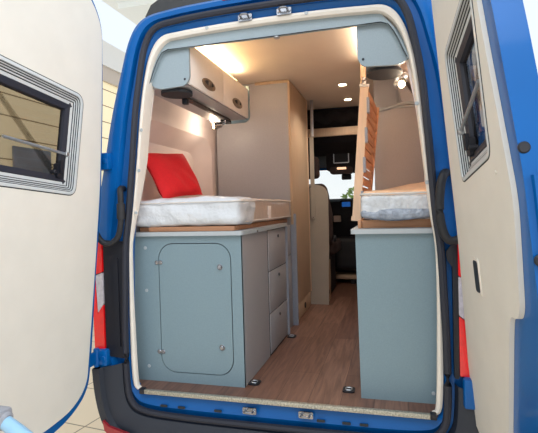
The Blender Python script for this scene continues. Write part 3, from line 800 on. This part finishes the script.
# ================================================================== CAB
b = B(); b.box(-.60, .62, 2.60, 2.63, 1.66, 1.745, .004); b.done('trim_4', 'beech', None, kind='structure')
b = B()
b.loft([[(-.83, 2.66, 1.95), (.83, 2.66, 1.95)], [(-.83, 2.68, 1.60), (.83, 2.68, 1.60)], [(-.83, 3.0, 1.50), (.83, 3.0, 1.50)], [(-.83, 4.24, 1.47), (.83, 4.24, 1.47)]], closed=False)
b.done('ceiling_cab', 'headliner', None, kind='structure', smooth=False)
bm_ = bmesh.new(); rnd = random.Random(3)
b = B(); lps = []
for i in range(25):
    x = -.56+1.14*i/24; z = 1.85+.025*math.sin(i*1.7); r = .055+.012*math.sin(i*2.9)
    lps.append([(x, 2.62+.4*r*math.cos(2*PI*k/12), z+r*math.sin(2*PI*k/12)) for k in range(12)])
b.loft(lps, True, True)
cu = b.done('folded_curtain', 'headliner'); tag(cu, 'dark bunched blackout curtain above the cab beam', 'curtain')
oc = thing('overhead_console', 'dark overhead console with a framed control screen above the windscreen', 'console', (.04, 2.98, 1.4))
b = B(); b.prism(roundpoly([(-.13, 1.33), (.20, 1.30), (.20, 1.62), (-.13, 1.62)], .03), XZ(2.96), 0, .16); b.done('housing', 'headliner', oc)
b = B(); b.prism(rr(-.05, .122, 1.408, 1.535, .01), XZ(2.954), 0, .006, holes=[rr(-.040, .112, 1.418, 1.525, .006)]); b.done('bezel', 'alu', oc)
b = B(); b.prism(rr(-.040, .112, 1.418, 1.525, .006), XZ(2.956), 0, .004); b.done('control_screen', 'cab', oc)
b = B(); b.prism(rr(-.09, .16, 1.29, 1.37, .03), XZ(2.94), 0, .1); b.done('lamp_housing', 'seat', oc)
b = B(); b.prism(rr(-.01, .09, 1.338, 1.362, .008), XZ(2.934), 0, .006); b.done('map_light', 'dimled', oc)
mr = thing('rear_view_mirror', 'small black rear-view mirror at the top of the windscreen', 'mirror', (.07, 3.2, 1.3))
b = B(); b.box(.015, .125, 3.15, 3.19, 1.235, 1.30, .012); b.done('mirror_housing', 'cab', mr)
b = B(); b.tube([(.07, 3.18, 1.29), (.07, 3.22, 1.46)], .012, 8); b.done('stem', 'cab', mr)

def cab_seat(x, y, label):
    t = thing('driver_seat', label, 'seat', (x, y, 0))
    g = B(); g._merge(soft_block(x-.24, x+.24, y, y+.15, .55, 1.17, .07, nx=14, amp=.003, f=lambda a, b_, c: (x+(a-x)*(1-.22*max(0, (c-.85)/.3)), b_, c))); g.done('backrest', 'seat', t)
    g = B(); g._merge(soft_block(x-.115, x+.115, y+.02, y+.12, 1.225, 1.46, .045, nx=10, amp=.002)); hr = g.done('headrest', 'seat', t)
    for dx in (-.05, .05):
        g = B(); g.tube([(x+dx, y+.07, 1.15), (x+dx, y+.07, 1.24)], .007, 8); g.done('headrest_rod', 'chrome', hr)
    g = B(); g._merge(soft_block(x-.25, x+.27, y+.10, y+.58, .42, .57, .05, nx=12, amp=.003)); g.done('seat_cushion', 'seat', t)
    g = B(); g.box(x-.20, x+.20, y+.12, y+.55, 0.0, .42, .02); g.done('seat_base', 'cab', t)
    g = B(); g.cyl((x+.245, y+.06, .60), (1, 0, 0), .035, .03, 16, .006); g.done('recline_knob', 'cab', t)
    return t
cab_seat(-.275, 2.58, 'dark cloth driver seat with headrest behind the low partition')
ps = thing('swivel_seat', 'dark low swivel seat on a tan base plate in the cab', 'seat', (.12, 3.55, 0))
g = B(); g._merge(soft_block(-.13, .42, 3.36, 3.62, .16, .56, .06, nx=12, amp=.003)); g.done('seat_cushion', 'cab', ps)
g = B(); g.box(-.16, .42, 3.36, 3.66, .06, .105, .006); g.done('base_plate', 'warmtan', ps)
for (x, y) in ((.10, 3.40), (-.10, 3.60), (.36, 3.40), (.36, 3.60)):
    g = B(); g.cyl((x, y, .0), (0, 0, 1), .03, .06, 14, .006); g.done('foot', 'cab', ps)

ds = thing('dashboard', 'black dashboard with glowing blue displays under the windscreen', 'dashboard', (0, 3.9, .5))
g = B(); g.loft([[(x, y, z) for y, z in ((4.2, .40), (3.80, .42), (3.74, .66), (3.70, .80), (3.72, .99), (3.80, 1.03), (4.2, 1.03))] for x in (-.82, -.4, 0, .4, .82)], closed=False)
g.box(-.82, .82, 3.85, 4.2, .4, 1.0, .02); g.box(-.815, .815, 3.95, 4.2, .0, .42, .01); g.done('dash_body', 'cab', ds)
g = B(); g.prism(rr(-.07, .16, .895, 1.005, .01), XZ(3.687), 0, .02); db_ = g.done('display', 'cab', ds)
g = B(); g.prism(rr(-.045, .06, .925, .985, .006), XZ(3.684), 0, .004); g.done('display_glow', 'screen', db_)
g = B(); g.prism(rr(-.05, .16, .80, .86, .006), XZ(3.69), 0, .02); g.done('button_row', 'alu' if False else 'cab', ds)
g = B(); g.box(-.152, -.062, 3.655, 3.72, .735, .815, .006); g.done('cup_holder', 'paper', ds)
sw = thing('steering_wheel', 'black steering wheel in front of the driver seat', 'steering wheel', (-.45, 3.55, .9))
g = B(); cN = Vector((-.45, 3.55, .92)); ax = Vector((0, -.85, .5)).normalized(); u_ = Vector((1, 0, 0)); w_ = ax.cross(u_)
g.tube([cN+(u_*math.cos(2*PI*k/28)+w_*math.sin(2*PI*k/28))*.19 for k in range(28)], .015, 8, closed=True); g.done('rim', 'cab', sw)
g = B(); g.cyl(cN-ax*.03, ax, .06, .04, 18, .01)
for a in (0, PI, 1.5*PI): g.tube([cN, cN+(u_*math.cos(a)+w_*math.sin(a))*.185], .014, 8)
g.tube([cN-ax*.02, cN-ax*.10], .03, 10); g.done('hub', 'cab', sw)
g = B(); g.box(-.79, .79, 4.253, 4.259, .985, 1.435); g.done('window_1', 'clear', None, kind='structure')
pp = B(); pp.prism([(-.14, 3.52), (-.02, 3.50), (-.0, 3.57), (-.13, 3.60)], XY(.562), 0, .004)

# ================================================================== SMALL FITTINGS
le = thing('lashing_eye', 'black floor lashing ring beside the near corner of the left cabinet', 'lashing ring', (-.165, .20, 0), group='floor lashing rings')
b = B(); b.prism(rr(-.195, -.135, .165, .235, .014), XY(.0005), 0, .006); b.done('base', 'black', le)
b = B(); b.tube([(p[0], p[1], .0085) for p in rr(-.180, -.150, .183, .217, .008)], .003, 6, closed=True); b.done('ring', 'alu', le)
dup(le, (.335, .20, 0), 'black floor lashing ring beside the left edge of the right cabinet')
dup(le, (-.155, 1.09, 0), 'black floor lashing ring at the foot of the slim pull-out cabinet')
s0 = thing('ceiling_spotlight', 'lit round ceiling spotlight, the nearer of two', 'spotlight', (.19, 1.73, 1.945), group='ceiling spotlights')
b = B(); b.cyl((.19, 1.73, 1.950), (0, 0, -1), .042, .006, 24, .002); b.done('rim', 'alu', s0)
b = B(); b.cyl((.19, 1.73, 1.945), (0, 0, -1), .034, .004, 24, .001); b.done('lens', 'spot', s0)
dup(s0, (.184, 2.28, 1.945), 'lit round ceiling spotlight, the farther of two')
b = B(); b.cyl((.045, .05, 1.766), (0, 0, -1), .016, .008, 16, .002); b.box(.03, .06, .045, .06, 1.765, 1.775, .001)
tag(b.done('blind_catch', 'alu'), 'small metal catch under the middle of the rear header', 'catch')

# ================================================================== SHOWROOM OUTSIDE
b = B(); b.box(-9, 9, -8, 18, -.70, -.68); b.done('floor_showroom', 'tile', None, kind='structure', smooth=False)
WX = -4.0
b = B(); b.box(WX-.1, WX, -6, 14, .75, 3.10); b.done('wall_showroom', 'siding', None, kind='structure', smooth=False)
b = B(); b.box(WX-.1, WX, -6, 14, -.68, .75); b.box(WX, WX+.02, -6, 14, -.68, -.56, .004); b.done('baseboard_showroom', 'shade', None, kind='structure', smooth=False)
b = B(); b.box(WX-.12, WX+.05, -6, 14, 3.10, 3.34); b.done('trim_5', 'shade', None, kind='structure', smooth=False)
b = B(); b.box(WX-.14, WX+.09, -6, 14, 3.34, 3.74); b.done('trim_6', 'white', None, kind='structure', smooth=False)
b = B(); b.box(WX-.2, -2.2, -6, 14, 4.6, 4.65)
for y in range(-5, 14, 2): b.box(WX, -2.2, y, y+.12, 4.50, 4.6)
b.done('ceiling_showroom', 'sceil', None, kind='structure', smooth=False)
b = B(); b.prism(roundpoly([(2.55, .95), (3.20, .95), (3.20, 1.80), (2.55, 1.80)], .01), YZ(WX+.01), 0, .02)
tag(b.done('poster', 'poster'), 'grey-blue poster on the siding, seen through the left door window', 'poster')

def bush(name, label, c, rx, ry, rz, n, leaf, seed):
    t = thing(name, label, 'shrub', (c[0], c[1], c[2]-rz))
    rnd = random.Random(seed); b = bmesh.new()
    for _ in range(n):
        d = Vector((rnd.gauss(0, 1), rnd.gauss(0, 1), rnd.gauss(0, 1))).normalized()*(rnd.random()**.4)
        p = Vector((c[0]+d.x*rx, c[1]+d.y*ry, c[2]+d.z*rz))
        u = Vector((rnd.uniform(-1, 1), rnd.uniform(-1, 1), rnd.uniform(-1, 1))).normalized(); v = u.orthogonal().normalized()
        vs = [b.verts.new(p+u*leaf*a+v*leaf*.45*q) for a, q in ((-1, 0), (-.2, -1), (.4, -.8), (1, 0), (.4, .8), (-.2, 1))]
        b.faces.new(vs)
    g = B(); g._merge(b); g.done('foliage', 'leaf', t, smooth=False)
    s = B()
    for k in range(5):
        a = 2*PI*k/5; s.tube([(c[0], c[1], c[2]-rz), (c[0]+.3*rx*math.cos(a), c[1]+.3*ry*math.sin(a), c[2]), (c[0]+.6*rx*math.cos(a), c[1]+.6*ry*math.sin(a), c[2]+.6*rz)], [.02, .014, .006], 6)
    s.done('stem', 'bark', t)
    return t
bush('shrub', 'green shrub beyond the windscreen', (-.33, 8.2, .60), .24, .3, .80, 340, .08, 5)
bush('shrub', 'dark green planting outside between the left door and the van', (-3.65, 5.3, .05), .25, 1.3, .50, 700, .08, 8)

# blue pole in the near left corner
pt = thing('barrier_pole', 'pale blue pole with a grey clamp in the near left corner', 'pole', (-.30, -1.2, .3))
b = B(); b.tube([(-.385, -1.2, .423), (-.33, -1.21, .405), (-.20, -1.23, .352), (.0, -1.26, .27)], [.017, .018, .0185, .019], 16); b.done('pole', 'pole', pt)
b = B(); b.box(-.44, -.375, -1.225, -1.175, .402, .452, .010); b.cyl((-.372, -1.2, .42), (-1, 0, .3), .023, .02, 16, .004); b.done('clamp', 'clamp', pt)
b = B(); b.tube([(-.455, -1.2, .44), (-.455, -1.2, -.66)], .018, 14); b.cyl((-.455, -1.2, -.68), (0, 0, 1), .12, .025, 24, .006); b.done('upright', 'clamp', pt)

# ================================================================== LIGHT
def light(name, kind, loc, energy, color, size=.1, rot=None, **kw):
    l = bpy.data.lights.new(name, kind); l.energy = energy; l.color = color
    if kind == 'AREA': l.size = size; l.shape = 'RECTANGLE'; l.size_y = kw.get('sy', size)
    elif kind in ('POINT', 'SPOT'): l.shadow_soft_size = size
    if kind == 'SPOT': l.spot_size = kw.get('angle', 1.6); l.spot_blend = .6
    o = bpy.data.objects.new(name, l); COL.objects.link(o); o.location = loc
    if rot: o.rotation_euler = rot
    return o
WARM = (1.0, .82, .62)
light('spot_lamp', 'SPOT', (.19, 1.73, 1.935), 25, (1, .87, .73), .03, angle=2.4)
light('spot_lamp_far', 'SPOT', (.184, 2.28, 1.935), 8, (1, .85, .68), .03, angle=2.4)
light('reading_glow', 'POINT', (-.70, 1.06, 1.55), 2.2, WARM, .02)
light('reading_glow_right', 'POINT', (.650, .22, 1.56), 1.6, WARM, .02)
light('led_up', 'AREA', (-.517, .60, 1.900), 4.6, (1, .78, .54), .02, (PI, -.2, 0), sy=1.0)
light('led_up_right', 'AREA', (.445, .72, 1.89), 3.2, (1, .80, .58), .03, (PI, 0, 0), sy=.7)
# added unseen area light, high behind the camera, for highlights on the blue
light('added_fill_light', 'AREA', (.2, -3.2, 4.4), 90, (.95, .98, 1.0), 3.5, (.62, 0, 0), sy=2.0)

# added unseen area light on the right, aimed to brighten the left door lining
lo_w = light('added_door_fill_light', 'AREA', (4.6, -3.4, 2.6), 17, (1.0, .98, .95), 2.0, sy=1.2)
lo_w.rotation_euler = (Vector((-.9, -.4, 1.75))-Vector(lo_w.location)).to_track_quat('-Z', 'Y').to_euler()
lo_w.data.spread = math.radians(50)
w = bpy.data.worlds.new('daylight'); sc.world = w; w.use_nodes = True
nt = w.node_tree; bg = nt.nodes['Background']
tc = nt.nodes.new('ShaderNodeTexCoord'); sp_ = nt.nodes.new('ShaderNodeSeparateXYZ'); nt.links.new(tc.outputs['Generated'], sp_.inputs[0])
rp_ = nt.nodes.new('ShaderNodeValToRGB')
rp_.color_ramp.elements[0].position = .0; rp_.color_ramp.elements[0].color = (.55, .52, .48, 1)
rp_.color_ramp.elements[1].position = .62; rp_.color_ramp.elements[1].color = (.84, .92, 1.0, 1)
e_ = rp_.color_ramp.elements.new(.5); e_.color = (1.0, 1.0, 1.0, 1)
mp_ = nt.nodes.new('ShaderNodeMapRange'); mp_.inputs['From Min'].default_value = -1; mp_.inputs['From Max'].default_value = 1
nt.links.new(sp_.outputs['Z'], mp_.inputs['Value']); nt.links.new(mp_.outputs['Result'], rp_.inputs['Fac'])
nt.links.new(rp_.outputs['Color'], bg.inputs['Color']); bg.inputs['Strength'].default_value = 1.1

# ================================================================== CAMERA
f, cx, cy, cz, yaw, pitch, roll = 455.4053, .5673, -2.114, .937, .2645, -.0189, .0277
fw_ = Vector((-math.sin(yaw)*math.cos(pitch), math.cos(yaw)*math.cos(pitch), math.sin(pitch)))
r0 = Vector((math.cos(yaw), math.sin(yaw), 0)); u0 = r0.cross(fw_)
rt = math.cos(roll)*r0-math.sin(roll)*u0; up_ = math.sin(roll)*r0+math.cos(roll)*u0
cd = bpy.data.cameras.new('camera'); cam = bpy.data.objects.new('camera', cd); COL.objects.link(cam)
mw = Matrix(((rt.x, up_.x, -fw_.x, cx), (rt.y, up_.y, -fw_.y, cy), (rt.z, up_.z, -fw_.z, cz), (0, 0, 0, 1)))
cam.matrix_world = mw
cd.sensor_fit = 'HORIZONTAL'; cd.sensor_width = 36.0; cd.lens = f/538*36.0; cd.clip_start = .05
sc.camera = cam
sc.view_settings.view_transform = 'Standard'
sc.view_settings.look = 'None'
sc.view_settings.exposure = 0.0
